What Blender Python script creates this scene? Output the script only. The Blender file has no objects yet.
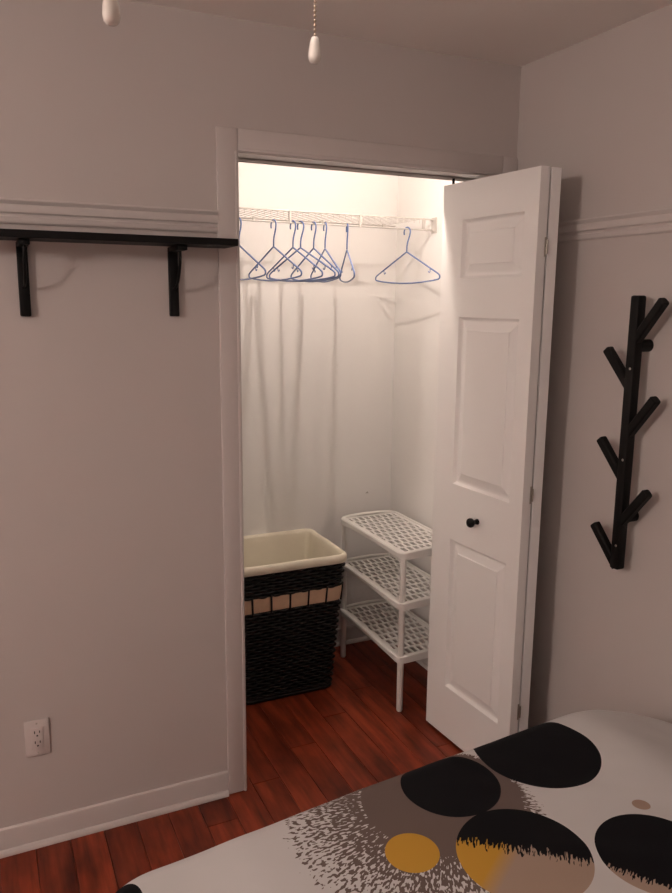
import bpy, bmesh, math, random
from math import sin, cos, pi, radians, sqrt, atan2, floor as ffloor
from mathutils import Vector, Matrix, noise

random.seed(7)
scene = bpy.context.scene
C = scene.collection

# ------------------------------------------------------------------ camera
F_PX = 767.2
YAW, PITCH, ROLL = 0.44018, 0.18784, 0.00924
CAM = Vector((-0.7239, -2.2229, 1.6134))
fw = Vector((sin(YAW) * cos(PITCH), cos(YAW) * cos(PITCH), -sin(PITCH)))
rt = Vector((cos(YAW), -sin(YAW), 0))
up = rt.cross(fw)
r2 = cos(ROLL) * rt + sin(ROLL) * up
u2 = -sin(ROLL) * rt + cos(ROLL) * up
cam_data = bpy.data.cameras.new('camera')
cam = bpy.data.objects.new('camera', cam_data)
C.objects.link(cam)
cam.matrix_world = Matrix(((r2.x, u2.x, -fw.x, CAM.x), (r2.y, u2.y, -fw.y, CAM.y), (r2.z, u2.z, -fw.z, CAM.z), (0, 0, 0, 1)))
cam_data.sensor_fit = 'HORIZONTAL'
cam_data.sensor_width = 36
cam_data.lens = F_PX / 672 * 36
cam_data.clip_start = 0.02
scene.camera = cam

# ------------------------------------------------------------------ world, exposure, lamp strengths
w = bpy.data.worlds.new('world'); scene.world = w; w.use_nodes = True
w.node_tree.nodes['Background'].inputs[0].default_value = (0.02, 0.018, 0.017, 1)
w.node_tree.nodes['Background'].inputs[1].default_value = 0.2
scene.view_settings.view_transform = 'Standard'
scene.view_settings.look = 'None'
scene.view_settings.exposure = 0.0
scene.view_settings.gamma = 1.0
scene.view_settings.use_curve_mapping = False
FAN_EMIT = 4.5
LAMP_EMIT = 108.0
FAN_COL = (1.0, 0.85, 0.765)
CLOSET_EMIT = 2400.0
CLOSET_COL = (1.0, 0.85, 0.74)

# ------------------------------------------------------------------ materials
class NT:
    def __init__(self, name):
        self.m = bpy.data.materials.new(name); self.m.use_nodes = True
        self.t = self.m.node_tree; self.b = self.t.nodes['Principled BSDF']
    def node(self, kind, **kw):
        n = self.t.nodes.new(kind)
        for k, v in kw.items(): setattr(n, k, v)
        return n
    def link(self, a, b): self.t.links.new(a, b)
    def _in(self, sock, v):
        if hasattr(v, 'is_linked') or hasattr(v, 'links'): self.link(v, sock)
        else: sock.default_value = v
    def math(self, op, a, b=None, c=None, clamp=False):
        n = self.node('ShaderNodeMath', operation=op, use_clamp=clamp)
        self._in(n.inputs[0], a)
        if b is not None: self._in(n.inputs[1], b)
        if c is not None: self._in(n.inputs[2], c)
        return n.outputs[0]
    def mix(self, f, a, b):
        n = self.node('ShaderNodeMix', data_type='RGBA')
        self._in(n.inputs['Factor'], f)
        for s, v in ((n.inputs[6], a), (n.inputs[7], b)):
            if hasattr(v, 'links'): self.link(v, s)
            else: s.default_value = (*v, 1) if len(v) == 3 else v
        return n.outputs[2]
    def noise(self, vec, scale, detail=3, rough=0.5):
        n = self.node('ShaderNodeTexNoise')
        n.inputs['Scale'].default_value = scale; n.inputs['Detail'].default_value = detail
        n.inputs['Roughness'].default_value = rough
        if vec is not None: self.link(vec, n.inputs['Vector'])
        return n.outputs[0]
    def coord(self, which='Object'): return self.node('ShaderNodeTexCoord').outputs[which]
    def mapping(self, vec, scale=(1, 1, 1), rot=(0, 0, 0), loc=None):
        n = self.node('ShaderNodeMapping'); self.link(vec, n.inputs[0])
        n.inputs['Scale'].default_value = scale; n.inputs['Rotation'].default_value = rot
        if loc is not None: self._in(n.inputs['Location'], loc)
        return n.outputs[0]
    def bump(self, h, strength=0.1, dist=0.01):
        n = self.node('ShaderNodeBump'); n.inputs['Strength'].default_value = strength
        n.inputs['Distance'].default_value = dist
        self.link(h, n.inputs['Height']); self.link(n.outputs[0], self.b.inputs['Normal'])
    def ramp(self, f, stops):
        n = self.node('ShaderNodeValToRGB'); self.link(f, n.inputs[0])
        e = n.color_ramp.elements
        while len(e) < len(stops): e.new(0.5)
        for i, (p, c) in enumerate(stops):
            e[i].position = p; e[i].color = (*c, 1)
        return n.outputs[0]

def plain(name, col, rough=0.5, var=0.06, scale=12, bump=0.0, bscale=60, metal=0, spec=None):
    n = NT(name); v = n.coord('Object')
    f = n.noise(v, scale, 3)
    c = n.mix(f, tuple(x * (1 - var) for x in col), tuple(min(1, x * (1 + var)) for x in col))
    n.link(c, n.b.inputs['Base Color'])
    n.b.inputs['Roughness'].default_value = rough
    n.b.inputs['Metallic'].default_value = metal
    if spec is not None: n.b.inputs['Specular IOR Level'].default_value = spec
    if bump: n.bump(n.noise(v, bscale, 4), bump, 0.004)
    return n.m

def emitter(name, col, strength):
    n = NT(name)
    n.b.inputs['Base Color'].default_value = (0.9, 0.88, 0.84, 1)
    n.b.inputs['Emission Color'].default_value = (*col, 1)
    n.b.inputs['Emission Strength'].default_value = strength
    n.b.inputs['Roughness'].default_value = 0.5
    return n.m

def wood_floor():
    n = NT('cherry_laminate')
    oi = n.node('ShaderNodeObjectInfo')
    rnd = oi.outputs['Random']
    cmb = n.node('ShaderNodeCombineXYZ')
    n.link(n.math('MULTIPLY', rnd, 31.0), cmb.inputs[0]); n.link(n.math('MULTIPLY', rnd, 77.0), cmb.inputs[1])
    v0 = n.coord('Object')
    v = n.mapping(v0, (30, 2.2, 6), loc=cmb.outputs[0])
    g = n.noise(v, 1.0, 6, 0.62)
    v2 = n.mapping(v0, (9, 3.6, 4), loc=cmb.outputs[0])
    blot = n.noise(v2, 1.0, 3, 0.6)
    base = n.ramp(g, [(0.28, (0.080, 0.012, 0.005)), (0.5, (0.22, 0.034, 0.012)), (0.72, (0.33, 0.060, 0.022))])
    dark = n.ramp(blot, [(0.30, (0.38, 0.34, 0.32)), (0.58, (1, 1, 1))])
    mul = n.node('ShaderNodeMix', data_type='RGBA', blend_type='MULTIPLY')
    mul.inputs['Factor'].default_value = 1
    n.link(base, mul.inputs[6]); n.link(dark, mul.inputs[7])
    hsv = n.node('ShaderNodeHueSaturation')
    n.link(mul.outputs[2], hsv.inputs['Color'])
    n.link(n.math('MULTIPLY_ADD', rnd, 0.36, 0.80), hsv.inputs['Value'])
    n.link(hsv.outputs[0], n.b.inputs['Base Color'])
    n.b.inputs['Roughness'].default_value = 0.38
    n.b.inputs['Specular IOR Level'].default_value = 0.35
    n.bump(g, 0.08, 0.002)
    return n.m

def wall_paint(name, col):
    n = NT(name); v = n.coord('Object')
    f = n.noise(v, 2.5, 4)
    c = n.mix(f, tuple(x * 0.97 for x in col), col)
    n.link(c, n.b.inputs['Base Color'])
    n.b.inputs['Roughness'].default_value = 0.55
    n.b.inputs['Specular IOR Level'].default_value = 0.3
    n.bump(n.noise(v, 180, 3), 0.06, 0.003)
    return n.m

def closet_paint():
    n = NT('closet_wall_paint'); v = n.coord('Object')
    f = n.noise(v, 2.5, 4)
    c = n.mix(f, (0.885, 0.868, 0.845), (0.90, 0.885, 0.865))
    sc = n.noise(n.mapping(v, (9, 9, 17)), 1.0, 5, 0.6)          # a few scuffs low on the wall
    mk = n.math('GREATER_THAN', sc, 0.735)
    sep = n.node('ShaderNodeSeparateXYZ'); n.link(v, sep.inputs[0])
    mk = n.math('MULTIPLY', mk, n.math('LESS_THAN', sep.outputs[2], 0.75))
    c = n.mix(n.math('MULTIPLY', mk, 0.6), c, (0.25, 0.2, 0.16))
    n.link(c, n.b.inputs['Base Color'])
    n.b.inputs['Roughness'].default_value = 0.6
    n.b.inputs['Specular IOR Level'].default_value = 0.25
    n.bump(n.noise(v, 180, 3), 0.05, 0.003)
    return n.m

def duvet_print():
    n = NT('printed_duvet_cotton')
    uv = n.node('ShaderNodeUVMap'); uv.uv_map = 'cloth'
    sep = n.node('ShaderNodeSeparateXYZ'); n.link(uv.outputs[0], sep.inputs[0])
    X, Y = sep.outputs[0], sep.outputs[1]
    M = n.math
    def dist(cx, cy):
        a = M('SUBTRACT', X, cx); b = M('SUBTRACT', Y, cy)
        return M('SQRT', M('ADD', M('MULTIPLY', a, a), M('MULTIPLY', b, b)))
    def disc(cx, cy, r): return M('LESS_THAN', dist(cx, cy), r)
    def strokes(cx, cy, ka, kr, seed):
        a = M('SUBTRACT', X, cx); b = M('SUBTRACT', Y, cy)
        ang = M('MULTIPLY', M('ARCTAN2', b, M('MULTIPLY', a, -1.0)), ka)
        r = M('MULTIPLY', M('SQRT', M('ADD', M('MULTIPLY', a, a), M('MULTIPLY', b, b))), kr)
        cb = n.node('ShaderNodeCombineXYZ'); n.link(ang, cb.inputs[0]); n.link(r, cb.inputs[1]); cb.inputs[2].default_value = seed
        return n.noise(cb.outputs[0], 1.0, 1.0, 0.4)
    col = n.mix(n.noise(uv.outputs[0], 8, 2), (0.66, 0.65, 0.65), (0.70, 0.69, 0.685))
    GREY = (0.165, 0.125, 0.112); BLACK = (0.006, 0.006, 0.008); YEL = (0.60, 0.335, 0.05); TAU = (0.42, 0.315, 0.25)
    def big_spot(cx_in, cy_in, r_in, cx_o, cy_o, r_o, seed, col):
        di = M('SUBTRACT', dist(cx_in, cy_in), r_in)
        do = M('SUBTRACT', r_o, dist(cx_o, cy_o))
        t = M('DIVIDE', do, M('ADD', M('MAXIMUM', di, 0.0001), M('MAXIMUM', do, 0.0001)))      # 1 at core, 0 at rim
        s = strokes(cx_in, cy_in, 52.0, 78.0, seed)
        jag = strokes(cx_in, cy_in, 60.0, 1.0, seed + 4)
        th = M('MULTIPLY_ADD', t, 0.23, 0.415)
        inside = M('GREATER_THAN', M('ADD', do, M('MULTIPLY_ADD', jag, 0.06, -0.03)), 0.0)
        spk = M('MULTIPLY', M('LESS_THAN', s, th), inside)
        core = M('LESS_THAN', di, 0.0)
        return n.mix(M('MAXIMUM', spk, core), col, GREY)
    col = big_spot(0.10, -1.00, 0.170, 0.020, -1.03, 0.266, 1.0, col)
    col = big_spot(-0.20, -1.95, 0.18, -0.22, -1.97, 0.26, 7.0, col)
    for cx, cy, r, cc in ((-0.038, -1.112, 0.0520, YEL), (0.142, -0.969, 0.1075, BLACK), (0.400, -0.940, 0.1450, BLACK),
                          (-0.590, -1.005, 0.066, BLACK), (-0.30, -1.45, 0.10, BLACK), (0.30, -1.75, 0.13, BLACK), (0.05, -1.70, 0.06, YEL), (0.62, -1.55, 0.06, YEL)):
        col = n.mix(disc(cx, cy, r), col, cc)
    # two-tone spot with a brushed black cap
    def capped(cx, cy, r, x0, y0, x1, y1, amp, seed, col, split=None):
        d = disc(cx, cy, r)
        fill = TAU
        nx, ny = (y1 - y0), -(x1 - x0)
        L = sqrt(nx * nx + ny * ny); nx, ny = nx / L, ny / L
        if nx * (cx - x0 + 1) + ny * 0 < 0: nx, ny = -nx, -ny
        if split:
            sx0, sy0, sx1, sy1 = split
            mx, my = (sy1 - sy0), -(sx1 - sx0); ml = sqrt(mx * mx + my * my); mx, my = mx / ml, my / ml
            sd = M('ADD', M('MULTIPLY', M('SUBTRACT', X, sx0), mx), M('MULTIPLY', M('SUBTRACT', Y, sy0), my))
            fac = M('MULTIPLY_ADD', sd, 28.0, 0.5, clamp=True)
            fill = n.mix(fac, YEL, TAU)
        col = n.mix(d, col, fill)
        # signed distance to the brush line, positive on the black side
        sd = M('ADD', M('MULTIPLY', M('SUBTRACT', X, x0), nx), M('MULTIPLY', M('SUBTRACT', Y, y0), ny))
        tx, ty = -ny, nx
        al = M('ADD', M('MULTIPLY', X, tx), M('MULTIPLY', Y, ty))
        cb = n.node('ShaderNodeCombineXYZ'); n.link(M('MULTIPLY', al, 230.0), cb.inputs[0]); n.link(M('MULTIPLY', sd, 38.0), cb.inputs[1]); cb.inputs[2].default_value = seed
        nz = n.noise(cb.outputs[0], 1.0, 1.5, 0.5)
        cap = M('GREATER_THAN', M('ADD', sd, M('MULTIPLY_ADD', nz, amp, -amp * 0.5)), 0.0)
        return n.mix(M('MULTIPLY', d, cap), col, BLACK)
    col = capped(0.154, -1.203, 0.1280, 0.065, -1.125, 0.250, -1.268, 0.09, 3.0, col, split=(0.02, -1.262, 0.15, -1.175))
    col = capped(0.388, -1.310, 0.116, 0.262, -1.278, 0.35, -1.405, 0.06, 5.0, col)
    a = M('SUBTRACT', X, 0.473); b = M('SUBTRACT', Y, -1.187)
    e1 = M('ADD', M('MULTIPLY', a, 0.8), M('MULTIPLY', b, -0.6)); e2 = M('ADD', M('MULTIPLY', a, 0.6), M('MULTIPLY', b, 0.8))
    el = M('LESS_THAN', M('ADD', M('POWER', M('DIVIDE', M('ABSOLUTE', e1), 0.0185), 2.0), M('POWER', M('DIVIDE', M('ABSOLUTE', e2), 0.0165), 2.0)), 1.0)
    col = n.mix(el, col, (0.40, 0.29, 0.23))
    n.link(col, n.b.inputs['Base Color'])
    n.b.inputs['Roughness'].default_value = 0.85
    n.b.inputs['Specular IOR Level'].default_value = 0.15
    n.bump(n.noise(uv.outputs[0], 900, 2), 0.05, 0.001)
    return n.m

MT = {
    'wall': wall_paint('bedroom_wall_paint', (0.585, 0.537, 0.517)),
    'ceil': wall_paint('ceiling_paint', (0.92, 0.875, 0.84)),
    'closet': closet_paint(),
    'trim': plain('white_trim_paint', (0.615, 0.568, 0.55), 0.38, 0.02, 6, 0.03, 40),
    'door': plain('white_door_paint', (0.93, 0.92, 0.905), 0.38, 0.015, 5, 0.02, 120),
    'floor_dark': plain('underlay_brown', (0.03, 0.012, 0.008), 0.8),
    'wood': wood_floor(),
    'black_wood': plain('black_painted_wood', (0.0045, 0.004, 0.004), 0.55, 0.15, 20, 0.08, 90, spec=0.22),
    'black_metal': plain('black_metal', (0.0035, 0.0035, 0.0038), 0.5, 0.1, 20, spec=0.22),
    'wire': plain('white_wire_shade_grey', (0.58, 0.545, 0.51), 0.35, 0.03),  # white wire greyed: the shade on its underside is put into the colour
    'blue': plain('blue_plastic', (0.11, 0.18, 0.40), 0.30, 0.05, 30),
    'plastic': plain('white_plastic', (0.90, 0.885, 0.85), 0.35, 0.02, 8),
    'wicker': plain('black_wicker', (0.005, 0.005, 0.0055), 0.33, 0.4, 60, 0.15, 200, spec=0.45),
    'light_block': plain('black_light_block', (0.006, 0.006, 0.006), 0.8, 0.1),
    'ribbon': plain('tan_ribbon', (0.80, 0.58, 0.40), 0.75, 0.10, 40, 0.15, 300),
    'liner': plain('cream_cotton_liner', (0.92, 0.86, 0.71), 0.85, 0.05, 14, 0.1, 60),
    'outlet': plain('outlet_plastic', (0.66, 0.605, 0.585), 0.35, 0.01),
    'slot': plain('outlet_slot_dark', (0.02, 0.016, 0.014), 0.7),
    'steel': plain('dull_steel', (0.45, 0.42, 0.38), 0.35, 0.05, 30, metal=1),
    'brass': plain('bead_chain_nickel', (0.55, 0.45, 0.36), 0.3, 0.05, 30, metal=1),
    'knobwhite': plain('white_pull_knob', (0.82, 0.78, 0.72), 0.25, 0.02),
    'fan_white': plain('fan_white', (0.72, 0.70, 0.67), 0.4, 0.02),
    'mattress': plain('mattress_ticking', (0.6, 0.57, 0.54), 0.85, 0.03),
    'bedbase': plain('dark_bed_base', (0.03, 0.025, 0.022), 0.7),
    'bowl': emitter('lit_frosted_glass', FAN_COL, FAN_EMIT),
    'lampglass': emitter('lit_lamp_glass', FAN_COL, LAMP_EMIT),
    'bulb': emitter('lit_bulb_glass', CLOSET_COL, CLOSET_EMIT),
    'duvet': duvet_print(),
}

# ------------------------------------------------------------------ mesh helpers
def box(bm, x0, x1, y0, y1, z0, z1):
    v = [bm.verts.new((x, y, z)) for x in (x0, x1) for y in (y0, y1) for z in (z0, z1)]
    for f in ((0, 1, 3, 2), (4, 6, 7, 5), (0, 4, 5, 1), (2, 3, 7, 6), (0, 2, 6, 4), (1, 5, 7, 3)):
        bm.faces.new([v[i] for i in f])
    return v

def rounded_box(x0, x1, y0, y1, z0, z1, r=0.003, seg=2):
    bm = bmesh.new(); box(bm, x0, x1, y0, y1, z0, z1)
    bmesh.ops.bevel(bm, geom=list(bm.edges), offset=r, segments=seg, affect='EDGES', profile=0.5)
    return bm

def tube(bm, pts, r, n=8, cap=True, closed=False):
    pts = [Vector(p) for p in pts]
    rs = r if isinstance(r, (list, tuple)) else [r] * len(pts)
    rings = []; N = len(pts); prev = None
    for i, p in enumerate(pts):
        if closed: t = pts[(i + 1) % N] - pts[i - 1]
        elif i == 0: t = pts[1] - p
        elif i == N - 1: t = p - pts[-2]
        else: t = pts[i + 1] - pts[i - 1]
        t.normalize()
        if prev is None:
            a = Vector((0, 0, 1)) if abs(t.z) < 0.9 else Vector((1, 0, 0))
        else: a = prev
        a = (a - t * a.dot(t)).normalized(); b = t.cross(a); prev = a
        rings.append([bm.verts.new(p + (a * cos(2 * pi * k / n) + b * sin(2 * pi * k / n)) * rs[i]) for k in range(n)])
    for i in range(N if closed else N - 1):
        A, B = rings[i], rings[(i + 1) % N]
        for k in range(n): bm.faces.new((A[k], A[(k + 1) % n], B[(k + 1) % n], B[k]))
    if cap and not closed:
        bm.faces.new(rings[0][::-1]); bm.faces.new(rings[-1])

def lathe(bm, prof, n=24, axis='z', origin=(0, 0, 0)):
    o = Vector(origin); rings = []
    def place(r, h, a):
        if axis == 'z': return o + Vector((r * cos(a), r * sin(a), h))
        if axis == 'x': return o + Vector((h, r * cos(a), r * sin(a)))
        return o + Vector((r * cos(a), h, r * sin(a)))
    for r, h in prof:
        rings.append([bm.verts.new(place(r, h, 0))] if r < 1e-6 else [bm.verts.new(place(r, h, 2 * pi * k / n)) for k in range(n)])
    for A, B in zip(rings, rings[1:]):
        for k in range(n):
            k2 = (k + 1) % n
            if len(A) == 1 and len(B) == 1: continue
            if len(A) == 1: bm.faces.new((A[0], B[k2], B[k]))
            elif len(B) == 1: bm.faces.new((A[k], A[k2], B[0]))
            else: bm.faces.new((A[k], A[k2], B[k2], B[k]))

def prism(bm, prof, a, b):
    """extrude closed 2-D profile; a(p), b(p) give the two ends"""
    A = [bm.verts.new(a(*p)) for p in prof]; B = [bm.verts.new(b(*p)) for p in prof]; n = len(prof)
    for k in range(n): bm.faces.new((A[k], A[(k + 1) % n], B[(k + 1) % n], B[k]))
    bm.faces.new(A[::-1]); bm.faces.new(B)

def obj(name, bm, mat, parent=None, smooth=False, angle=None):
    bmesh.ops.recalc_face_normals(bm, faces=bm.faces)
    me = bpy.data.meshes.new(name); bm.to_mesh(me); bm.free()
    me.materials.append(MT[mat] if isinstance(mat, str) else mat)
    if smooth:
        me.polygons.foreach_set('use_smooth', [True] * len(me.polygons))
        if angle:
            me.set_sharp_from_angle(angle=radians(angle))
    o = bpy.data.objects.new(name, me); C.objects.link(o)
    if parent: o.parent = parent
    return o

def share(name, src, parent, loc=(0, 0, 0), rot=(0, 0, 0)):
    o = bpy.data.objects.new(name, src.data); C.objects.link(o)
    o.parent = parent; o.location = loc; o.rotation_euler = rot
    return o

def empty(name, loc=(0, 0, 0), rz=0):
    o = bpy.data.objects.new(name, None); C.objects.link(o)
    o.empty_display_size = 0.1
    o.location = loc; o.rotation_euler = (0, 0, rz)
    return o

def tag(o, label=None, cat=None, group=None, kind=None):
    if label: o['label'] = label
    if cat: o['category'] = cat
    if group: o['group'] = group
    if kind: o['kind'] = kind
    return o

# ------------------------------------------------------------------ room dimensions
XR = 0.991          # right wall
XL = -3.40          # left wall
YB = -3.05          # wall behind the camera
ZC = 2.383          # ceiling
OPX, OPZ = 0.928, 2.03      # closet opening
WT = 0.124          # wall thickness
CXL, CXR, CYB = -0.45, 1.021, 0.868   # closet inside

# floor with laminate planks
bm = bmesh.new(); box(bm, XL - .1, CXR + .1, YB - .1, CYB + .1, -0.06, -0.013)
floor = tag(obj('floor', bm, 'floor_dark'), 'reddish brown cherry laminate plank floor', kind='structure')
PW, PL = 0.0985, 1.15
bmp = rounded_box(0, PW - 0.0012, 0, PL - 0.0012, -0.012, 0, 0.0012, 1)
plank0 = None
ncol = int((CXR + .06 - XL) / PW) + 1
for c in range(ncol):
    x = XL - 0.02 + c * PW
    off = (c * 0.437 % 1.0) * PL
    yy = YB - 0.05 - off
    while yy < CYB + 0.02:
        if yy + PL > YB - 0.02:
            if plank0 is None:
                plank0 = obj('plank', bmp, 'wood', floor); plank0.location = (x, yy, 0)
            else:
                share('plank', plank0, floor, (x, yy, 0))
        yy += PL

def struct(name, bm, mat, label, parent=None, smooth=False, angle=None):
    return tag(obj(name, bm, mat, parent, smooth, angle), label, kind='structure')

bm = bmesh.new(); box(bm, XL - .1, CXR + .1, YB - .1, CYB + .1, ZC, ZC + 0.08)
struct('ceiling', bm, 'ceil', 'plain off-white painted ceiling')

bm = bmesh.new()
box(bm, XL - .1, 0, 0, WT, -0.013, ZC)
box(bm, 0, OPX, 0, WT, OPZ, ZC)
box(bm, OPX, CXR + .1, 0, WT, -0.013, ZC)
struct('wall_back', bm, 'wall', 'off-white bedroom wall around the closet opening')
bm = bmesh.new(); box(bm, XR, XR + .15, YB - .1, 0.0, -0.013, ZC)
struct('wall_right', bm, 'wall', 'off-white bedroom wall behind the coat rack')
bm = bmesh.new(); box(bm, XL - .1, XL, YB - .1, 0.0, -0.013, ZC)
struct('wall_left', bm, 'wall', 'off-white bedroom wall on the far left')
bm = bmesh.new(); box(bm, XL, XR, YB - .1, YB, -0.013, ZC)
struct('wall_front', bm, 'wall', 'off-white bedroom wall behind the bed head')
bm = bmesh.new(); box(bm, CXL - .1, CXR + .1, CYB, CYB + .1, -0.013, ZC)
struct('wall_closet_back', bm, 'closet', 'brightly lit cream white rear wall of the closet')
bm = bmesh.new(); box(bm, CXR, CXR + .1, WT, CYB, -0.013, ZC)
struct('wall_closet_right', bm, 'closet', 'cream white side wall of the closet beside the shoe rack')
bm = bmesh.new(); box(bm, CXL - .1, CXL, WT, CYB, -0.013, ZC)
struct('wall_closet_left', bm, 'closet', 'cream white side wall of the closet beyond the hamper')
# inner lining of the wall with the opening, seen from inside the closet
CW, CT = 0.063, 0.011
# casing: two uprights and a head, with a small bead along the opening
def casing(name, x0, x1, z0, z1, label, bead):
    e = tag(empty(name), label, kind='structure')
    obj('casing_board', rounded_box(x0, x1, -CT, 0.0, z0, z1, 0.004, 2), 'trim', e, True, 40)
    bm = bmesh.new()
    bx0, bx1, bz0, bz1 = bead
    obj('bead', rounded_box(bx0, bx1, -CT - 0.004, -CT + 0.004, bz0, bz1, 0.0025, 2), 'trim', e, True, 40)
    bm.free()
    return e
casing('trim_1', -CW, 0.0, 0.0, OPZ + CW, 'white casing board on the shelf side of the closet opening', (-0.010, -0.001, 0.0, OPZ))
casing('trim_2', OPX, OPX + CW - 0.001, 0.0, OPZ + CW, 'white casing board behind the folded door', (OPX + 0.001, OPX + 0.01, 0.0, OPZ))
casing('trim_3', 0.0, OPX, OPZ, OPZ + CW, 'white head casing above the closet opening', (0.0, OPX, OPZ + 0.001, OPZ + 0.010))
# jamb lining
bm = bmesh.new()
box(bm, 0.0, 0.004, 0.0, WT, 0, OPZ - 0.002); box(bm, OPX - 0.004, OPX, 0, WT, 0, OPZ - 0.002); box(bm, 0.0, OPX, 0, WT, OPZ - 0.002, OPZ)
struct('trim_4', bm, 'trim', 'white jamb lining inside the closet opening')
# bifold track
bm = bmesh.new()
box(bm, 0.02, OPX - 0.02, 0.072, 0.076, OPZ - 0.009, OPZ - 0.002); box(bm, 0.02, OPX - 0.02, 0.100, 0.104, OPZ - 0.009, OPZ - 0.002)
box(bm, 0.02, OPX - 0.02, 0.072, 0.104, OPZ - 0.004, OPZ - 0.002)
struct('trim_5', bm, 'trim', 'thin white door track under the closet head')

# chair rails
RP = [(0, 1.802), (-0.006, 1.802), (-0.009, 1.806), (-0.010, 1.812), (-0.010, 1.8185), (-0.006, 1.8215), (-0.006, 1.826), (-0.013, 1.830), (-0.014, 1.842), (-0.012, 1.850), (-0.016, 1.854), (-0.019, 1.859), (-0.017, 1.864), (0, 1.866)]
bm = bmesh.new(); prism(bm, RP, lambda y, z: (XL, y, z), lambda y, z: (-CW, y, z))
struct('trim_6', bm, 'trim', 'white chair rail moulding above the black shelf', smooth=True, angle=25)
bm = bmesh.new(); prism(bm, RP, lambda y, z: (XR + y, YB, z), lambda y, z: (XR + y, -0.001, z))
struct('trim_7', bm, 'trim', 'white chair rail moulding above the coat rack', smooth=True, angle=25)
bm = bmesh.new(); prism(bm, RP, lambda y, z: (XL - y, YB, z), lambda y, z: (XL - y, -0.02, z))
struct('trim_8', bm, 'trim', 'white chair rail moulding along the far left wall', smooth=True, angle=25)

# baseboards with shoe moulding
BP = [(0, 0), (-0.008, 0), (-0.008, 0.076), (-0.0065, 0.081), (-0.003, 0.084), (0, 0.084)]
SP = [(-0.008, 0), (-0.019, 0), (-0.0187, 0.006), (-0.017, 0.011), (-0.0135, 0.0155), (-0.008, 0.0175)]
def baseboard(name, a, b, label):
    bm = bmesh.new(); prism(bm, BP, a, b)
    o = struct(name, bm, 'trim', label, None, True, 25)
    bm = bmesh.new(); prism(bm, SP, a, b)
    obj('shoe_molding', bm, 'trim', o, True, 25)
baseboard('baseboard_back', lambda y, z: (XL, y, z), lambda y, z: (-CW - 0.001, y, z), 'white baseboard under the wall outlet')
baseboard('baseboard_right', lambda y, z: (XR + y, YB, z), lambda y, z: (XR + y, -0.02, z), 'white baseboard along the coat rack wall')
baseboard('baseboard_left', lambda y, z: (XL - y, YB, z), lambda y, z: (XL - y, -0.03, z), 'white baseboard along the far left wall')
baseboard('baseboard_closet_back', lambda y, z: (CXL, CYB + y, z), lambda y, z: (CXR, CYB + y, z), 'white baseboard at the rear of the closet')
baseboard('baseboard_closet_right', lambda y, z: (CXR + y, WT + 0.001, z), lambda y, z: (CXR + y, CYB - 0.028, z), 'white baseboard beside the shoe rack')

# ------------------------------------------------------------------ bifold door
LW, LT = 0.4688, 0.034
LZ0, LZ1 = 0.015, 2.0005
XC = [0.0, 0.110, 0.408, LW]
ZP = [(0.213, 0.780), (0.984, 1.563), (1.692, 1.880)]
def leaf_mesh(mirror=False):
    """leaf in local coords: u along x from the lead edge, face at y=0, thickness to +y"""
    xs = XC
    zs = [LZ0] + [z for p in ZP for z in p] + [LZ1]
    bm = bmesh.new()
    for y in (0.0, LT):
        for i in range(3):
            for j in range(len(zs) - 1):
                if i == 1 and j % 2 == 1: continue
                q = [(xs[i], y, zs[j]), (xs[i + 1], y, zs[j]), (xs[i + 1], y, zs[j + 1]), (xs[i], y, zs[j + 1])]
                bm.faces.new([bm.verts.new(p) for p in q])
    x0, x1 = xs[0], xs[-1]
    for q in (((x0, 0, LZ0), (x0, LT, LZ0), (x0, LT, LZ1), (x0, 0, LZ1)), ((x1, 0, LZ0), (x1, LT, LZ0), (x1, LT, LZ1), (x1, 0, LZ1)),
              ((x0, 0, LZ0), (x1, 0, LZ0), (x1, LT, LZ0), (x0, LT, LZ0)), ((x0, 0, LZ1), (x1, 0, LZ1), (x1, LT, LZ1), (x0, LT, LZ1))):
        bm.faces.new([bm.verts.new(p) for p in q])
    bmesh.ops.remove_doubles(bm, verts=bm.verts, dist=1e-5)
    return bm

def panel_mesh(z0, z1):
    bm = bmesh.new()
    x0, x1 = XC[1], XC[2]
    prof = [(0.0, 0.0), (0.003, 0.005), (0.007, 0.0115), (0.011, 0.0130), (0.016, 0.0125), (0.040, 0.0045), (0.042, 0.0038), (0.0435, 0.0010)]
    ends = []
    for side in (0, 1):
        rings = []
        for ins, dep in prof:
            y = dep if side == 0 else LT - dep
            rings.append([bm.verts.new(p) for p in ((x0 + ins, y, z0 + ins), (x1 - ins, y, z0 + ins), (x1 - ins, y, z1 - ins), (x0 + ins, y, z1 - ins))])
        for A, B in zip(rings, rings[1:]):
            for k in range(4): bm.faces.new((A[k], A[(k + 1) % 4], B[(k + 1) % 4], B[k]))
        bm.faces.new(rings[-1]); ends.append(rings[0])
    A, B = ends
    for k in range(4): bm.faces.new((A[k], A[(k + 1) % 4], B[(k + 1) % 4], B[k]))
    return bm

door = tag(empty('door_1', (0.85, 0.06, 0)), 'white panelled bifold closet door folded open', kind='structure')
bpy.context.view_layer.update()
def door_child(o):
    o.parent = door; o.matrix_parent_inverse = door.matrix_world.inverted()
L0 = Vector((0.7650, 0.0947)); L1 = Vector((0.7920, -0.3733))
dv = (L1 - L0).normalized()
angB = atan2(dv.y, dv.x)                 # local +x along the leaf; local +y = face normal inward
leafB = obj('leaf', leaf_mesh(), 'door'); leafB.location = (L0.x, L0.y, 0); leafB.rotation_euler = (0, 0, angB)
door_child(leafB)
panelsrc = [obj('panel', panel_mesh(*z), 'door', leafB) for z in ZP]
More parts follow.
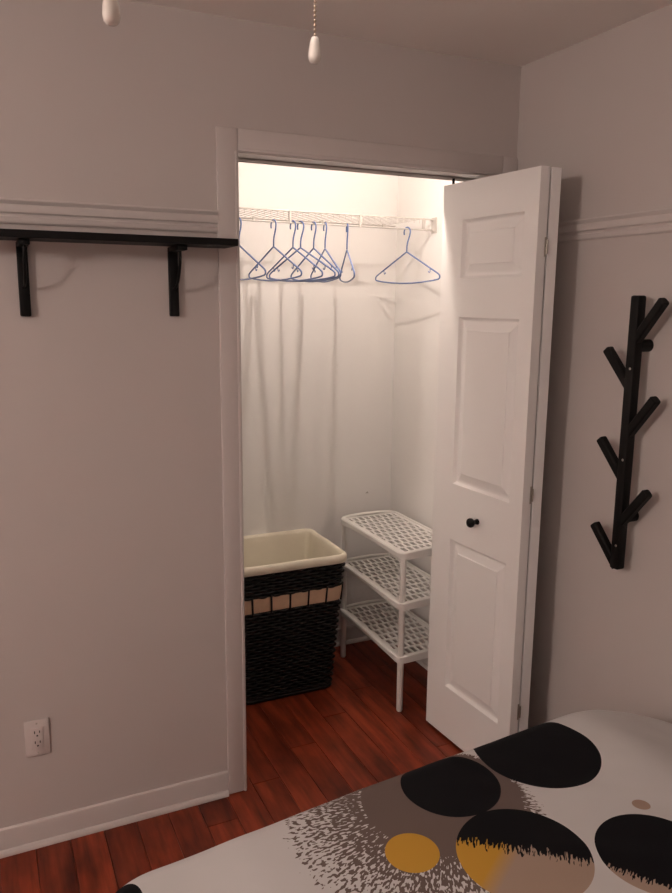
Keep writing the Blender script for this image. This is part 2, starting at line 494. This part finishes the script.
# second leaf, hinged to the jamb (its visible side is the fold edge)
A0 = Vector((0.8340, -0.3705)); A1 = Vector((0.8590, 0.0975))
dA = (A1 - A0).normalized()
leafA = obj('leaf', leaf_mesh(), 'door'); leafA.location = (A0.x + LT * dA.y, A0.y - LT * dA.x, 0); leafA.rotation_euler = (0, 0, atan2(dA.y, dA.x))
door_child(leafA)
for s in panelsrc: share('panel', s, leafA)
# knob (leaf-local: outside is -y)
bm = bmesh.new()
lathe(bm, [(0, 0), (0.010, 0), (0.010, -0.004), (0.0075, -0.008), (0.007, -0.014), (0.0105, -0.019), (0.0155, -0.025), (0.0165, -0.031), (0.0145, -0.037), (0.008, -0.0405), (0, -0.041)], 20, 'y', (0.256, 0, 0.882))
obj('knob', bm, 'black_metal', leafB, True, 60)['label'] = 'round black door knob'
# hinges between the leaves
for hz in (0.28, 1.02, 1.775):
    bm = bmesh.new()
    tube(bm, [(LW + 0.003, LT + 0.003, hz - 0.02), (LW + 0.003, LT + 0.003, hz + 0.02)], 0.0030, 8)
    box(bm, LW, LW + 0.0012, LT - 0.005, LT + 0.001, hz - 0.028, hz + 0.028)
    obj('hinge', bm, 'steel', leafB, False)
# guide pin to the track
bm = bmesh.new(); tube(bm, [(0.030, LT / 2, LZ1 - 0.002), (0.030, LT / 2, OPZ - 0.008)], 0.0045, 8)
obj('guide_pin', bm, 'black_metal', leafB)

# ------------------------------------------------------------------ wire shelf in the closet
SY0, SZ = 0.555, 1.942
WSX0, WSX1 = CXL + 0.004, CXR - 0.012
ws = tag(empty('wire_shelf', (0.3, CYB - 0.01, SZ)), 'white wire closet shelf with a hanging rail', 'shelf')
bpy.context.view_layer.update()
WSI = ws.matrix_world.inverted()
def wpart(name, bm, mat, smooth=True):
    o = obj(name, bm, mat, None, smooth, 50); o.parent = ws; o.matrix_parent_inverse = WSI; return o
for nm, y, z, r in (('front_top_rod', SY0, SZ, 0.0030), ('hanging_rod', SY0, 1.900, 0.0032), ('back_rod', CYB - 0.008, SZ - 0.002, 0.0028)):
    bm = bmesh.new(); tube(bm, [(WSX0, y, z), (WSX1, y, z)], r, 8); wpart(nm, bm, 'wire')
bm = bmesh.new(); tube(bm, [(0, CYB - 0.006, SZ + 0.0025), (0, SY0 + 0.002, SZ + 0.0025), (0, SY0 - 0.002, SZ - 0.003), (0, SY0 - 0.003, SZ - 0.018)], 0.0014, 5)
dw = wpart('deck_wire', bm, 'wire')
nw = int((WSX1 - WSX0) / 0.0256)
dw.location = (WSX0 + 0.012, 0, 0)
for i in range(1, nw):
    o = bpy.data.objects.new('deck_wire', dw.data); C.objects.link(o)
    o.parent = ws; o.matrix_parent_inverse = WSI; o.location = (WSX0 + 0.012 + i * 0.0256, 0, 0)
for x in (-0.205, 0.085, 0.385, 0.680, 0.968):
    bm = bmesh.new(); box(bm, x - 0.004, x + 0.004, SY0 - 0.005, SY0 + 0.005, 1.897, SZ + 0.003)
    wpart('lip_connector', bm, 'wire', False)
# end bracket on the side wall
bm = bmesh.new()
box(bm, CXR - 0.0035, CXR - 0.0005, SY0 - 0.020, SY0 + 0.018, 1.888, SZ + 0.008)
box(bm, CXR - 0.016, CXR - 0.0005, SY0 - 0.005, SY0 + 0.005, SZ - 0.005, SZ - 0.003); box(bm, CXR - 0.016, CXR - 0.0005, SY0 - 0.005, SY0 + 0.005, 1.893, 1.896)
wpart('end_bracket', bm, 'wire', False)
for x in (0.05, 0.35, 0.65, 0.95):
    bm = bmesh.new(); box(bm, x - 0.006, x + 0.006, CYB - 0.014, CYB - 0.0005, SZ - 0.010, SZ + 0.004)
    wpart('wall_clip', bm, 'wire', False)

# ------------------------------------------------------------------ hangers
def hanger_proto():
    e = empty('clothes_hanger')
    R = 0.0031
    # local: y across the hanger (far = +y), z up, origin at the rod axis
    pts = []
    cz = -0.0125          # hook circle centre below the rod top
    hr = 0.0195
    for k in range(0, 15):
        a = radians(205 - k * (205 + 18) / 14)          # from far side over the top to the near side
        pts.append((0, -hr * -cos(pi - a) * 1.0, cz + hr * sin(a)))
    pts = [(0, -p[1], p[2]) for p in pts]
    hook = [(0, hr * cos(pi - radians(205 - k * 223 / 14)) * -1 * -1, cz + hr * sin(radians(205 - k * 223 / 14))) for k in range(15)]
    # far (+y) tip first, near side last, then the stem swings back to the centre
    hook = [(0, hr * cos(radians(-28 + k * 215 / 14)), cz + hr * sin(radians(-28 + k * 215 / 14))) for k in range(15)]
    hook += [(0, -0.0165, cz - 0.014), (0, -0.010, cz - 0.028), (0, -0.0035, cz - 0.042), (0, -0.0005, cz - 0.056), (0, 0, -0.090)]
    shift = -(cz + hr) + 0.0064     # inside of the hook rests on the rod
    hook = [(x, y, z + shift) for x, y, z in hook]
    bm = bmesh.new(); tube(bm, hook, R * 0.95, 8)
    obj('hook', bm, 'blue', e, True)
    HZ = hook[-1][2]
    half = 0.205
    body = [(0, 0, HZ)]
    side = [(0.010, HZ - 0.004), (0.05, HZ - 0.0225), (0.10, HZ - 0.0455), (0.15, HZ - 0.0685), (0.186, HZ - 0.085), (0.198, HZ - 0.0915), (0.2040, HZ - 0.0965), (0.205, HZ - 0.102), (0.2035, HZ - 0.107), (0.197, HZ - 0.1105)]
    bot = [(0.16, HZ - 0.1155), (0.10, HZ - 0.1205), (0.04, HZ - 0.1235), (0.0, HZ - 0.124)]
    loop = [(0, 0, HZ)] + [(0, y, z) for y, z in side + bot] + [(0, -y, z) for y, z in (side + bot[:-1])[::-1]]
    bm = bmesh.new(); tube(bm, loop, R, 8, closed=True)
    obj('frame', bm, 'blue', e, True)
    for s in (-1, 1):
        bm = bmesh.new()
        y0, z0 = 0.148, HZ - 0.0675
        tube(bm, [(0, s * y0, z0), (0, s * (y0 - 0.001), z0 - 0.012), (0, s * (y0 - 0.004), z0 - 0.0165), (0, s * (y0 - 0.009), z0 - 0.0155), (0, s * (y0 - 0.011), z0 - 0.010)], 0.0019, 6)
        obj('strap_notch', bm, 'blue', e, True)
    return e
proto = hanger_proto()
HANG = [
    (0.184, 8, 'blue plastic hanger half hidden by the door casing, leftmost of all'),
    (0.319, 8, 'blue plastic hanger hanging second from the left in the closet'),
    (0.397, 9, 'blue plastic hanger hanging third from the left in the closet'),
    (0.428, 15, 'blue plastic hanger hanging fourth from the left, close to the third'),
    (0.482, 3, 'blue plastic hanger hanging fifth from the left in the closet'),
    (0.530, -8, 'blue plastic hanger turned partly edge-on, sixth from the left'),
    (0.624, -18, 'blue plastic hanger seen nearly edge-on, seventh from the left'),
    (0.893, 9, 'blue plastic hanger hanging alone at the right end of the rail'),
]
kids = list(proto.children)
for i, (x, a, lab) in enumerate(HANG):
    if i == 0: o = proto
    else:
        o = proto.copy(); C.objects.link(o)
        for k in kids:
            c = k.copy(); C.objects.link(c); c.parent = o
    o.location = (x, SY0, 1.900); o.rotation_euler = (0, 0, radians(a))
    tag(o, lab, 'hanger', 'blue hangers on the closet rail')

# ------------------------------------------------------------------ closet bulb
cl = tag(empty('closet_light', (0.50, WT, 2.165)), 'small bare bulb in a white holder above the closet door, inside', 'lamp')
bm = bmesh.new(); lathe(bm, [(0, 0.0005), (0.038, 0.0005), (0.038, 0.006), (0.022, 0.010), (0.012, 0.016), (0.009, 0.026), (0, 0.026)], 24, 'y')
obj('holder', bm, 'fan_white', cl, True, 40)
bm = bmesh.new(); lathe(bm, [(0, 0.025), (0.007, 0.025), (0.0105, 0.031), (0.0105, 0.041), (0.007, 0.047), (0, 0.049)], 14, 'y')
obj('bulb', bm, 'bulb', cl, True)

# ------------------------------------------------------------------ wicker hamper
BX, BY = 0.358, 0.660
hamper = tag(empty('laundry_hamper', (BX, BY, 0), radians(-0.5)), 'black wicker laundry hamper with cream liner standing in the closet', 'hamper')
HT = 0.585
def hsize(z):
    t = z / HT
    return 0.198 + 0.040 * t, 0.150 + 0.044 * t
def rrect(s, hx, hy, rc):
    """point and outward normal at perimeter fraction s"""
    segs = [2 * (hx - rc), pi / 2 * rc, 2 * (hy - rc), pi / 2 * rc] * 2
    tot = sum(segs); d = (s % 1.0) * tot
    cs = [(hx - rc, -hy + rc), (hx - rc, hy - rc), (-hx + rc, hy - rc), (-hx + rc, -hy + rc)]
    # start: front side going +x
    starts = [((-hx + rc, -hy), (1, 0), (0, -1)), ((hx, -hy + rc), (0, 1), (1, 0)), ((hx - rc, hy), (-1, 0), (0, 1)), ((-hx, hy - rc), (0, -1), (-1, 0))]
    for i in range(4):
        l = segs[2 * i]
        if d <= l:
            p, t, nn = starts[i]; return Vector((p[0] + t[0] * d, p[1] + t[1] * d, 0)), Vector((*nn, 0))
        d -= l
        l = segs[2 * i + 1]
        if d <= l:
            a = -pi / 2 + i * pi / 2 + d / rc
            c = cs[i]; return Vector((c[0] + rc * cos(a), c[1] + rc * sin(a), 0)), Vector((cos(a), sin(a), 0))
        d -= l
    return rrect(0, hx, hy, rc)
NST = 54
RC = 0.035
def weave_rows(zlist, rad, amp):
    bm = bmesh.new()
    for ri, z in enumerate(zlist):
        hx, hy = hsize(z); pts = []
        N = NST * 4
        ph = pi * (ri % 2)
        for k in range(N):
            s = k / N
            p, nn = rrect(s, hx, hy, RC)
            o = amp * sin(pi * NST * s + ph)
            pts.append(p + nn * o + Vector((0, 0, z + 0.0008 * sin(k * 0.37 + ri))))
        tube(bm, pts, rad, 5, closed=True)
    return bm
BZ0, BZ1 = 0.405, 0.462
rows1 = [0.030 + 0.0135 * i for i in range(int((BZ0 - 0.036) / 0.0135) + 1)]
rows2 = [BZ1 + 0.006 + 0.0135 * i for i in range(8)]
o = obj('wicker_weave', weave_rows(rows1, 0.0060, 0.0052), 'wicker', hamper, True); o['kind'] = 'stuff'
o = obj('wicker_weave', weave_rows(rows2, 0.0064, 0.0055), 'wicker', hamper, True); o['kind'] = 'stuff'
bm = bmesh.new()
for k in range(NST):
    s = (k + 0.0) / NST
    pts = []
    for z in (0.006, 0.3, 0.575):
        hx, hy = hsize(z); p, nn = rrect(s, hx, hy, RC); pts.append(p - nn * 0.001 + Vector((0, 0, z)))
    tube(bm, pts, 0.0035, 5)
o = obj('wicker_stakes', bm, 'wicker', hamper, True); o['kind'] = 'stuff'
def shell(zs, off, closed_bottom=False, wob=0.0, N=120):
    bm = bmesh.new(); rings = []
    for z, of in zip(zs, off):
        hx, hy = hsize(z); R_ = []
        for k in range(N):
            p, nn = rrect(k / N, hx, hy, RC)
            ww = wob * noise.noise(Vector((p.x * 14, p.y * 14, z * 4))) if wob else 0
            R_.append(bm.verts.new(p + nn * (of + ww) + Vector((0, 0, z))))
        rings.append(R_)
    for A, B in zip(rings, rings[1:]):
        for k in range(N): bm.faces.new((A[k], A[(k + 1) % N], B[(k + 1) % N], B[k]))
    if closed_bottom: bm.faces.new(rings[0])
    return bm
obj('light_block_shell', shell([0.004, 0.2, 0.4, 0.575], [-0.010] * 4, True), 'light_block', hamper, True)  # dark shell added inside the weave to stop light passing through
# base and corner posts
bm = bmesh.new()
for z, rr in ((0.009, 0.009), (0.022, 0.007)):
    hx, hy = hsize(z); tube(bm, [rrect(k / 96, hx, hy, RC)[0] + Vector((0, 0, z)) for k in range(96)], rr, 7, closed=True)
obj('base_braid', bm, 'wicker', hamper, True)
# tan ribbon threaded behind wide black slats
obj('ribbon', shell([BZ0 - 0.002, (BZ0 + BZ1) / 2, BZ1 + 0.002], [0.0045, 0.0065, 0.0045], wob=0.001), 'ribbon', hamper, True)['label'] = 'tan fabric ribbon band'
nsl = 20
for k in range(nsl):
    bm = bmesh.new(); s = (k + 0.35) / nsl
    vs = []
    hx, hy = hsize(0.43)
    for z in (BZ0 - 0.010, BZ0 + 0.002, BZ1 - 0.002, BZ1 + 0.010):
        hx, hy = hsize(z); p, nn = rrect(s, hx, hy, RC); vs.append(p + nn * 0.0075 + Vector((0, 0, z)))
    tube(bm, vs, 0.0042, 6)
    obj('slat', bm, 'wicker', hamper, True)
# liner: inside cloth, folded over the rim
zs = [0.012, 0.15, 0.30, 0.45, 0.565, 0.588, 0.598, 0.601, 0.597, 0.588, 0.574, 0.566]
of = [-0.016, -0.017, -0.018, -0.017, -0.013, -0.012, -0.007, 0.000, 0.008, 0.0125, 0.0135, 0.011]
o = obj('liner', shell(zs, of, True, 0.004, 160), 'liner', hamper, True); o['label'] = 'cream cotton liner folded over the rim'

# ------------------------------------------------------------------ shoe rack
RX0, RX1, RY0, RY1 = 0.700, 0.985, 0.203, 0.762
rack = tag(empty('shoe_rack', ((RX0 + RX1) / 2, (RY0 + RY1) / 2, 0)), 'white plastic three-tier shoe rack with lattice shelves beside the hamper', 'rack')
def tier(name_z):
    e = None
    hx, hy = (RX1 - RX0) / 2, (RY1 - RY0) / 2
    # frame rim: swept profile around a rounded rectangle, ends arched
    bm = bmesh.new(); N = 96; rc = 0.03
    prof = [(0.0, -0.028), (0.001, -0.004), (-0.003, 0.0), (-0.012, 0.0), (-0.016, -0.004), (-0.016, -0.008), (-0.006, -0.010), (-0.004, -0.028)]
    rings = []
    for k in range(N):
        p, nn = rrect(k / N, hx, hy, rc)
        arch = 0.010 * max(0, cos(pi / 2 * p.x / hx)) * (1 if abs(p.y) > hy - 0.02 else max(0, (abs(p.y) - hy + 0.045) / 0.025) if abs(p.y) > hy - 0.045 else 0)
        sk = 1.0 - 0.35 * cos(pi / 2 * p.y / hy) if abs(p.x) > hx - 0.001 else 1.0
        rings.append([bm.verts.new(p + nn * a + Vector((0, 0, (b if b > -0.02 else b * sk) + arch * (1 if b > -0.02 else 0.3)))) for a, b in prof])
    for k in range(N):
        A, B = rings[k], rings[(k + 1) % N]
        for j in range(len(prof)): bm.faces.new((A[j], A[(j + 1) % len(prof)], B[(j + 1) % len(prof)], B[j]))
    return bm
def lattice():
    bm = bmesh.new()
    hx, hy = (RX1 - RX0) / 2 - 0.012, (RY1 - RY0) / 2 - 0.012
    z0, z1 = -0.009, -0.004
    mx, my = 0.016, 0.020                     # solid border
    nr = 10
    L = 2 * (hy - my); pitch = L / nr; bar = 0.0135
    box(bm, -hx, -hx + mx, -hy, hy, z0, z1); box(bm, hx - mx, hx, -hy, hy, z0, z1)
    box(bm, -hx + mx, hx - mx, -hy, -hy + my, z0, z1); box(bm, -hx + mx, hx - mx, hy - my, hy, z0, z1)
    for i in range(1, nr):
        y = -hy + my + i * pitch; box(bm, -hx + mx, hx - mx, y - bar / 2, y + bar / 2, z0, z1)
    W = 2 * (hx - mx); nc = 8; cp = W / nc; cb = 0.0105
    for i in range(nr):
        ya = -hy + my + i * pitch + (bar / 2 if i else 0); yb = -hy + my + (i + 1) * pitch - (bar / 2 if i < nr - 1 else 0)
        offs = 0.5 if i % 2 else 0.0
        for j in range(nc + 1):
            xc = -hx + mx + (j + offs) * cp
            a, b = max(xc - cb / 2, -hx + mx), min(xc + cb / 2, hx - mx)
            if b - a > 0.001: box(bm, a, b, ya, yb, z0, z1)
    return bm
TZ = [0.237, 0.460, 0.665]
s_rim = s_lat = None
for z in TZ:
    if s_rim is None:
        s_rim = obj('tier_frame', tier(z), 'plastic', rack, True, 40); s_rim.location = (0, 0, z)
        s_lat = obj('lattice', lattice(), 'plastic', s_rim)
    else:
        r_ = share('tier_frame', s_rim, rack, (0, 0, z)); share('lattice', s_lat, r_)
ins = 0.019
for sx in (-1, 1):
    for sy in (-1, 1):
        x = sx * ((RX1 - RX0) / 2 - ins); y = sy * ((RY1 - RY0) / 2 - ins)
        bm = bmesh.new()
        lathe(bm, [(0, 0.0), (0.0105, 0.0), (0.0125, 0.006), (0.0135, 0.22), (0.0145, 0.222), (0.0145, 0.236), (0.0125, 0.238), (0.0125, 0.430), (0.0145, 0.434), (0.0145, 0.459), (0.0125, 0.461), (0.0125, 0.64), (0.0135, 0.65), (0, 0.658)], 16, 'z', (x, y, 0))
        obj('leg', bm, 'plastic', rack, True, 40)

# ------------------------------------------------------------------ black wall shelf with brackets
SHX0, SHX1, SHD = -1.32, -0.047, 0.148
sh = tag(empty('wall_shelf', ((SHX0 + SHX1) / 2, 0, 1.757)), 'long black wooden wall shelf mounted below the chair rail', 'shelf')
bpy.context.view_layer.update(); SI = sh.matrix_world.inverted()
def spart(name, bm, mat, parent=None, smooth=True):
    o = obj(name, bm, mat, None, smooth, 40); o.parent = parent or sh
    if parent is None: o.matrix_parent_inverse = SI
    return o
spart('board', rounded_box(SHX0, SHX1, -SHD, -0.0195, 1.758, 1.777, 0.0015, 1), 'black_wood')
for bx in (-1.0, -0.592, -0.196):
    b = empty('bracket'); b.parent = sh; b.matrix_parent_inverse = SI; b.location = (bx, 0, 1.757)
    hw = 0.0135
    bm = rounded_box(-hw, hw, -0.016, -0.001, -0.192, 0.0, 0.003, 2)
    spart('wall_arm', bm, 'black_metal', b)
    bm = rounded_box(-hw, hw, -0.125, -0.016, -0.014, 0.0, 0.003, 2)
    spart('shelf_arm', bm, 'black_metal', b)
    bm = bmesh.new()
    tube(bm, [(0, -0.012 - 0.082 * sin(t), -0.115 + 0.105 * (1 - cos(t))) for t in [i / 10 * pi / 2 for i in range(11)]], 0.0042, 8)
    spart('curved_brace', bm, 'black_metal', b)

# ------------------------------------------------------------------ outlet
ol = tag(empty('wall_outlet', (-0.636, 0, 0.349)), 'white duplex electrical outlet low on the wall', 'outlet')
obj('cover_plate', rounded_box(-0.034, 0.034, -0.006, -0.0005, -0.057, 0.057, 0.003, 2), 'outlet', ol, True, 40)
ins_ = obj('receptacle', rounded_box(-0.0165, 0.0165, -0.0085, -0.004, -0.0335, 0.0335, 0.0015, 2), 'outlet', ol, True, 40)
for zc in (0.0175, -0.0145):
    for x, hw, hh in ((-0.0068, 0.0013, 0.0042), (0.0068, 0.0013, 0.0036)):
        bm = bmesh.new(); box(bm, x - hw, x + hw, -0.0090, -0.007, zc + 0.003 - hh, zc + 0.003 + hh); obj('slot', bm, 'slot', ins_)
    bm = bmesh.new(); lathe(bm, [(0, -0.0090), (0.0026, -0.0090), (0.0026, -0.007), (0, -0.007)], 12, 'y', (0, 0, zc - 0.0085)); obj('ground_hole', bm, 'slot', ins_)
for z in (0.046, -0.046):
    bm = bmesh.new(); lathe(bm, [(0, -0.0072), (0.0022, -0.0070), (0.003, -0.0055), (0, -0.0055)], 12, 'y', (0, 0, z)); obj('screw', bm, 'steel', ol, True)

# ------------------------------------------------------------------ tree-shaped coat rack
BXc, BYc = 0.938, -0.6345
cr = tag(empty('coat_rack', (BXc, BYc, 0.85)), 'black wooden branch-style coat rack mounted on the right wall', 'coat rack')
hw = 0.0155
o = obj('post', rounded_box(-hw, hw, -hw, hw, 0.0, 0.785, 0.0055, 2), 'black_wood', cr, True, 30)
def branch(zroot, side, zt):
    bm = bmesh.new()
    a = Vector((0, 0, zroot - 0.85)); b = Vector((-0.006, side * 0.094, zt - 0.85))
    d = (b - a).normalized()
    xa = Vector((1, 0, 0)); xa = (xa - d * xa.dot(d)).normalized(); ya = d.cross(xa)
    h = 0.0128; c = 0.004
    sec = [(-h + c, -h), (h - c, -h), (h, -h + c), (h, h - c), (h - c, h), (-h + c, h), (-h, h - c), (-h, -h + c)]
    A = [bm.verts.new(a + xa * p + ya * q) for p, q in sec]; B = [bm.verts.new(b - d * 0.003 + xa * p + ya * q) for p, q in sec]
    T = [bm.verts.new(b + xa * p * 0.85 + ya * q * 0.85) for p, q in sec]
    for R0, R1 in ((A, B), (B, T)):
        for k in range(8): bm.faces.new((R0[k], R0[(k + 1) % 8], R1[(k + 1) % 8], R1[k]))
    bm.faces.new(A[::-1]); bm.faces.new(T)
    obj('branch', bm, 'black_wood', cr)
for zt in (1.484, 1.222, 0.962): branch(zt - 0.108, 1, zt)
for zt in (1.622, 1.360, 1.100): branch(zt - 0.114, -1, zt)
for z in (1.498, 1.005):
    bm = bmesh.new(); lathe(bm, [(0, hw - 0.003), (0.0175, hw - 0.003), (0.0175, XR - BXc - 0.0005), (0, XR - BXc - 0.0005)], 20, 'x', (0, 0, z - 0.85))
    obj('wall_spacer', bm, 'black_wood', cr, True, 40)
for z in (1.435, 1.176, 0.922):
    bm = bmesh.new(); lathe(bm, [(0, -hw - 0.0012), (0.0035, -hw - 0.0008), (0.0045, -hw + 0.001), (0, -hw + 0.001)], 12, 'x', (0, -0.004, z - 0.85))
    obj('screw', bm, 'steel', cr, True)

# ------------------------------------------------------------------ bed and duvet
bed = tag(empty('bed', (0.16, -1.95, 0)), 'low bed with a mattress beneath the patterned duvet', 'bed')
bpy.context.view_layer.update(); BI = bed.matrix_world.inverted()
def bpart(name, bm, mat):
    o = obj(name, bm, mat, None, True, 40); o.parent = bed; o.matrix_parent_inverse = BI
bpart('bed_base', rounded_box(-0.53, 0.84, -3.0, -1.05, 0.14, 0.32, 0.01, 2), 'bedbase')
bpart('mattress', rounded_box(-0.53, 0.84, -3.0, -1.05, 0.32, 0.545, 0.04, 4), 'mattress')
for x in (-0.48, 0.79):
    for y in (-2.94, -1.11):
        bm = bmesh.new(); lathe(bm, [(0, 0), (0.02, 0), (0.028, 0.14), (0, 0.14)], 14, 'z', (x, y, 0)); bpart('leg', bm, 'bedbase')

def duvet():
    TOP = 0.583; r = 0.060
    X0, X1, Y0, Y1 = -0.590, 0.890, -2.96, -0.915      # flat top area, before the roll-over
    rc = 0.10
    HANGX, HANGY = 0.30, 0.27
    nx, ny = 200, 220
    bm = bmesh.new(); uvl = bm.loops.layers.uv.new('cloth')
    vs = []
    def edge_y(x):        # duvet lies slightly askew
        return 0.088 * (x - 0.15) - 0.020 * max(0, -x)
    grid = []
    for i in range(nx + 1):
        px = X0 - HANGX + (X1 + 0.16 - X0 + HANGX) * i / nx
        row = []
        for j in range(ny + 1):
            t = j / ny
            py = Y0 + (Y1 + HANGY - Y0) * (1 - (1 - t) ** 1.6)
            n_x = min(max(px, X0 + rc), X1 - rc); n_y = min(max(py, Y0 - 1), Y1 - rc)
            v = Vector((px - n_x, py - n_y)); l = v.length
            dd = l - rc
            if dd <= 0: qx, qy, dz = px, py, 0.0
            else:
                if dd < r * pi / 2: h = r * sin(dd / r); dz = r * (1 - cos(dd / r))
                else: h = r + 0.04 * (dd - r * pi / 2); dz = r + dd - r * pi / 2
                q = Vector((n_x, n_y)) + v / l * (rc + h); qx, qy = q
            fade = min(1, max(0, (py + 2.3) / 1.0))
            z = TOP - dz
            sm = min(1, max(0, (px - 0.60) / 0.32)); sm = sm * sm * (3 - 2 * sm)
            z -= 0.075 * sm
            z += 0.006 * noise.noise(Vector((px * 3.0, py * 3.0, 1.3))) + 0.0022 * noise.noise(Vector((px * 9 + py * 5, py * 4 - px * 2, 4.0)))
            # soft creases running towards the wall corner
            z += 0.004 * max(0, noise.noise(Vector(((px * 0.6 + py * 0.8) * 16, (px * 0.8 - py * 0.6) * 3.0, 9.0)))) * (1 if px > 0.2 else 0.4)
            if dz > r: 
                a = px if abs(v.y) > abs(v.x) else py
                fold = 0.012 * sin(a * 24) * min(1, (dz - r) / 0.2)
                qx += fold * (v.x / l if l else 0); qy += fold * (v.y / l if l else 0)
            z = max(z, 0.10)
            qy2 = qy + edge_y(qx) * min(1, max(0, (qy + 2.4) / 1.4))
            qx = min(qx, XR - 0.035)
            row.append((bm.verts.new((qx, qy2, z)), (qx if dz < r else px, qy2 if dz < r * 0.8 else qy2 + 0.6 * (dz - r * 0.8))))
        grid.append(row)
    for i in range(nx):
        for j in range(ny):
            q = [grid[i][j], grid[i + 1][j], grid[i + 1][j + 1], grid[i][j + 1]]
            f = bm.faces.new([a[0] for a in q])
            for lp, a in zip(f.loops, q): lp[uvl].uv = (a[1][0] - 0.002, a[1][1] + 0.008)
    o = obj('duvet', bm, 'duvet', None, True)
    m = o.modifiers.new('thickness', 'SOLIDIFY'); m.thickness = 0.012; m.offset = -1
    return o
tag(duvet(), 'white duvet printed with black, grey and yellow brushed spots on the bed', 'duvet')

# ------------------------------------------------------------------ ceiling light with pull chains
fan = tag(empty('ceiling_light', (-0.53, -1.575, ZC)), 'ceiling light with two bead pull chains ending in white knobs', 'ceiling light')
bm = bmesh.new(); lathe(bm, [(0, 0), (0.065, 0), (0.068, -0.012), (0.05, -0.028), (0.016, -0.036), (0.012, -0.06), (0.012, -0.150), (0.018, -0.16), (0.045, -0.172), (0.048, -0.200), (0, -0.200)], 32)
obj('stem', bm, 'fan_white', fan, True, 35)
for a_ in (0.0, 1.0):
    d_ = Vector((0.1128, 0.0575)) if a_ else Vector((-0.0955, -0.084))
    bm = bmesh.new(); tube(bm, [(0, 0, -0.165), (d_.x * 0.9, d_.y * 0.9, -0.162), (d_.x, d_.y, -0.166), (d_.x, d_.y, -0.176)], 0.003, 8)
    obj('chain_arm', bm, 'brass', fan, True)
bm = bmesh.new(); lathe(bm, [(0, -0.198), (0.046, -0.199), (0.052, -0.206), (0.085, -0.222), (0.106, -0.250), (0.115, -0.285), (0.114, -0.315), (0.102, -0.348), (0.078, -0.374), (0.045, -0.389), (0, -0.394)], 36)
obj('light_globe', bm, 'bowl', fan, True)['label'] = 'lit frosted glass globe'
def pull_chain(px, py, z_bot, scale, top_z):
    pc = empty('pull_chain'); pc.parent = fan; pc.location = (px - fan.location.x, py - fan.location.y, 0)
    # bead string
    bm = bmesh.new()
    zk = z_bot + 0.021 * scale
    z = zk + 0.002; R = 0.00165
    while z < top_z:
        bmesh.ops.create_icosphere(bm, subdivisions=1, radius=R, matrix=Matrix.Translation((0, 0, z - ZC))); z += 0.0040
    tube(bm, [(0, 0, zk - ZC), (0, 0, top_z - ZC)], 0.0005, 5)
    o = obj('bead_chain', bm, 'brass', pc, True); o['kind'] = 'stuff'
    bm = bmesh.new()
    s = scale
    lathe(bm, [(0, 0.0), (0.003 * s, 0.0003 * s), (0.0048 * s, 0.002 * s), (0.0055 * s, 0.0055 * s), (0.0052 * s, 0.010 * s), (0.0042 * s, 0.016 * s), (0.0034 * s, 0.0195 * s), (0.0024 * s, 0.021 * s), (0, 0.0212 * s)], 20, 'z', (0, 0, z_bot - ZC))
    obj('pull_knob', bm, 'knobwhite', pc, True)
pull_chain(-0.4172, -1.5175, 1.8300, 1.1, ZC - 0.172)
pull_chain(-0.6255, -1.6590, 1.7915, 1.1, ZC - 0.172)
# the room's other lamp: a glass globe pendant, well left of the view
fl = tag(empty('pendant_light', (-2.88, -1.78, ZC)), 'white glass globe pendant lighting the room from the far left', 'pendant light')
bm = bmesh.new(); lathe(bm, [(0, 0), (0.06, 0), (0.06, -0.015), (0.02, -0.03), (0, -0.03)], 24); obj('canopy', bm, 'fan_white', fl, True, 40)
bm = bmesh.new(); tube(bm, [(0, 0, -0.02), (0, 0, -0.125)], 0.006, 10); obj('rod', bm, 'fan_white', fl, True, 40)
bm = bmesh.new(); lathe(bm, [(0, -0.12)] + [(0.13 * sin(t), -0.25 + 0.13 * cos(t)) for t in [i * pi / 12 for i in range(1, 12)]] + [(0, -0.38)], 32); obj('glass_globe', bm, 'lampglass', fl, True)
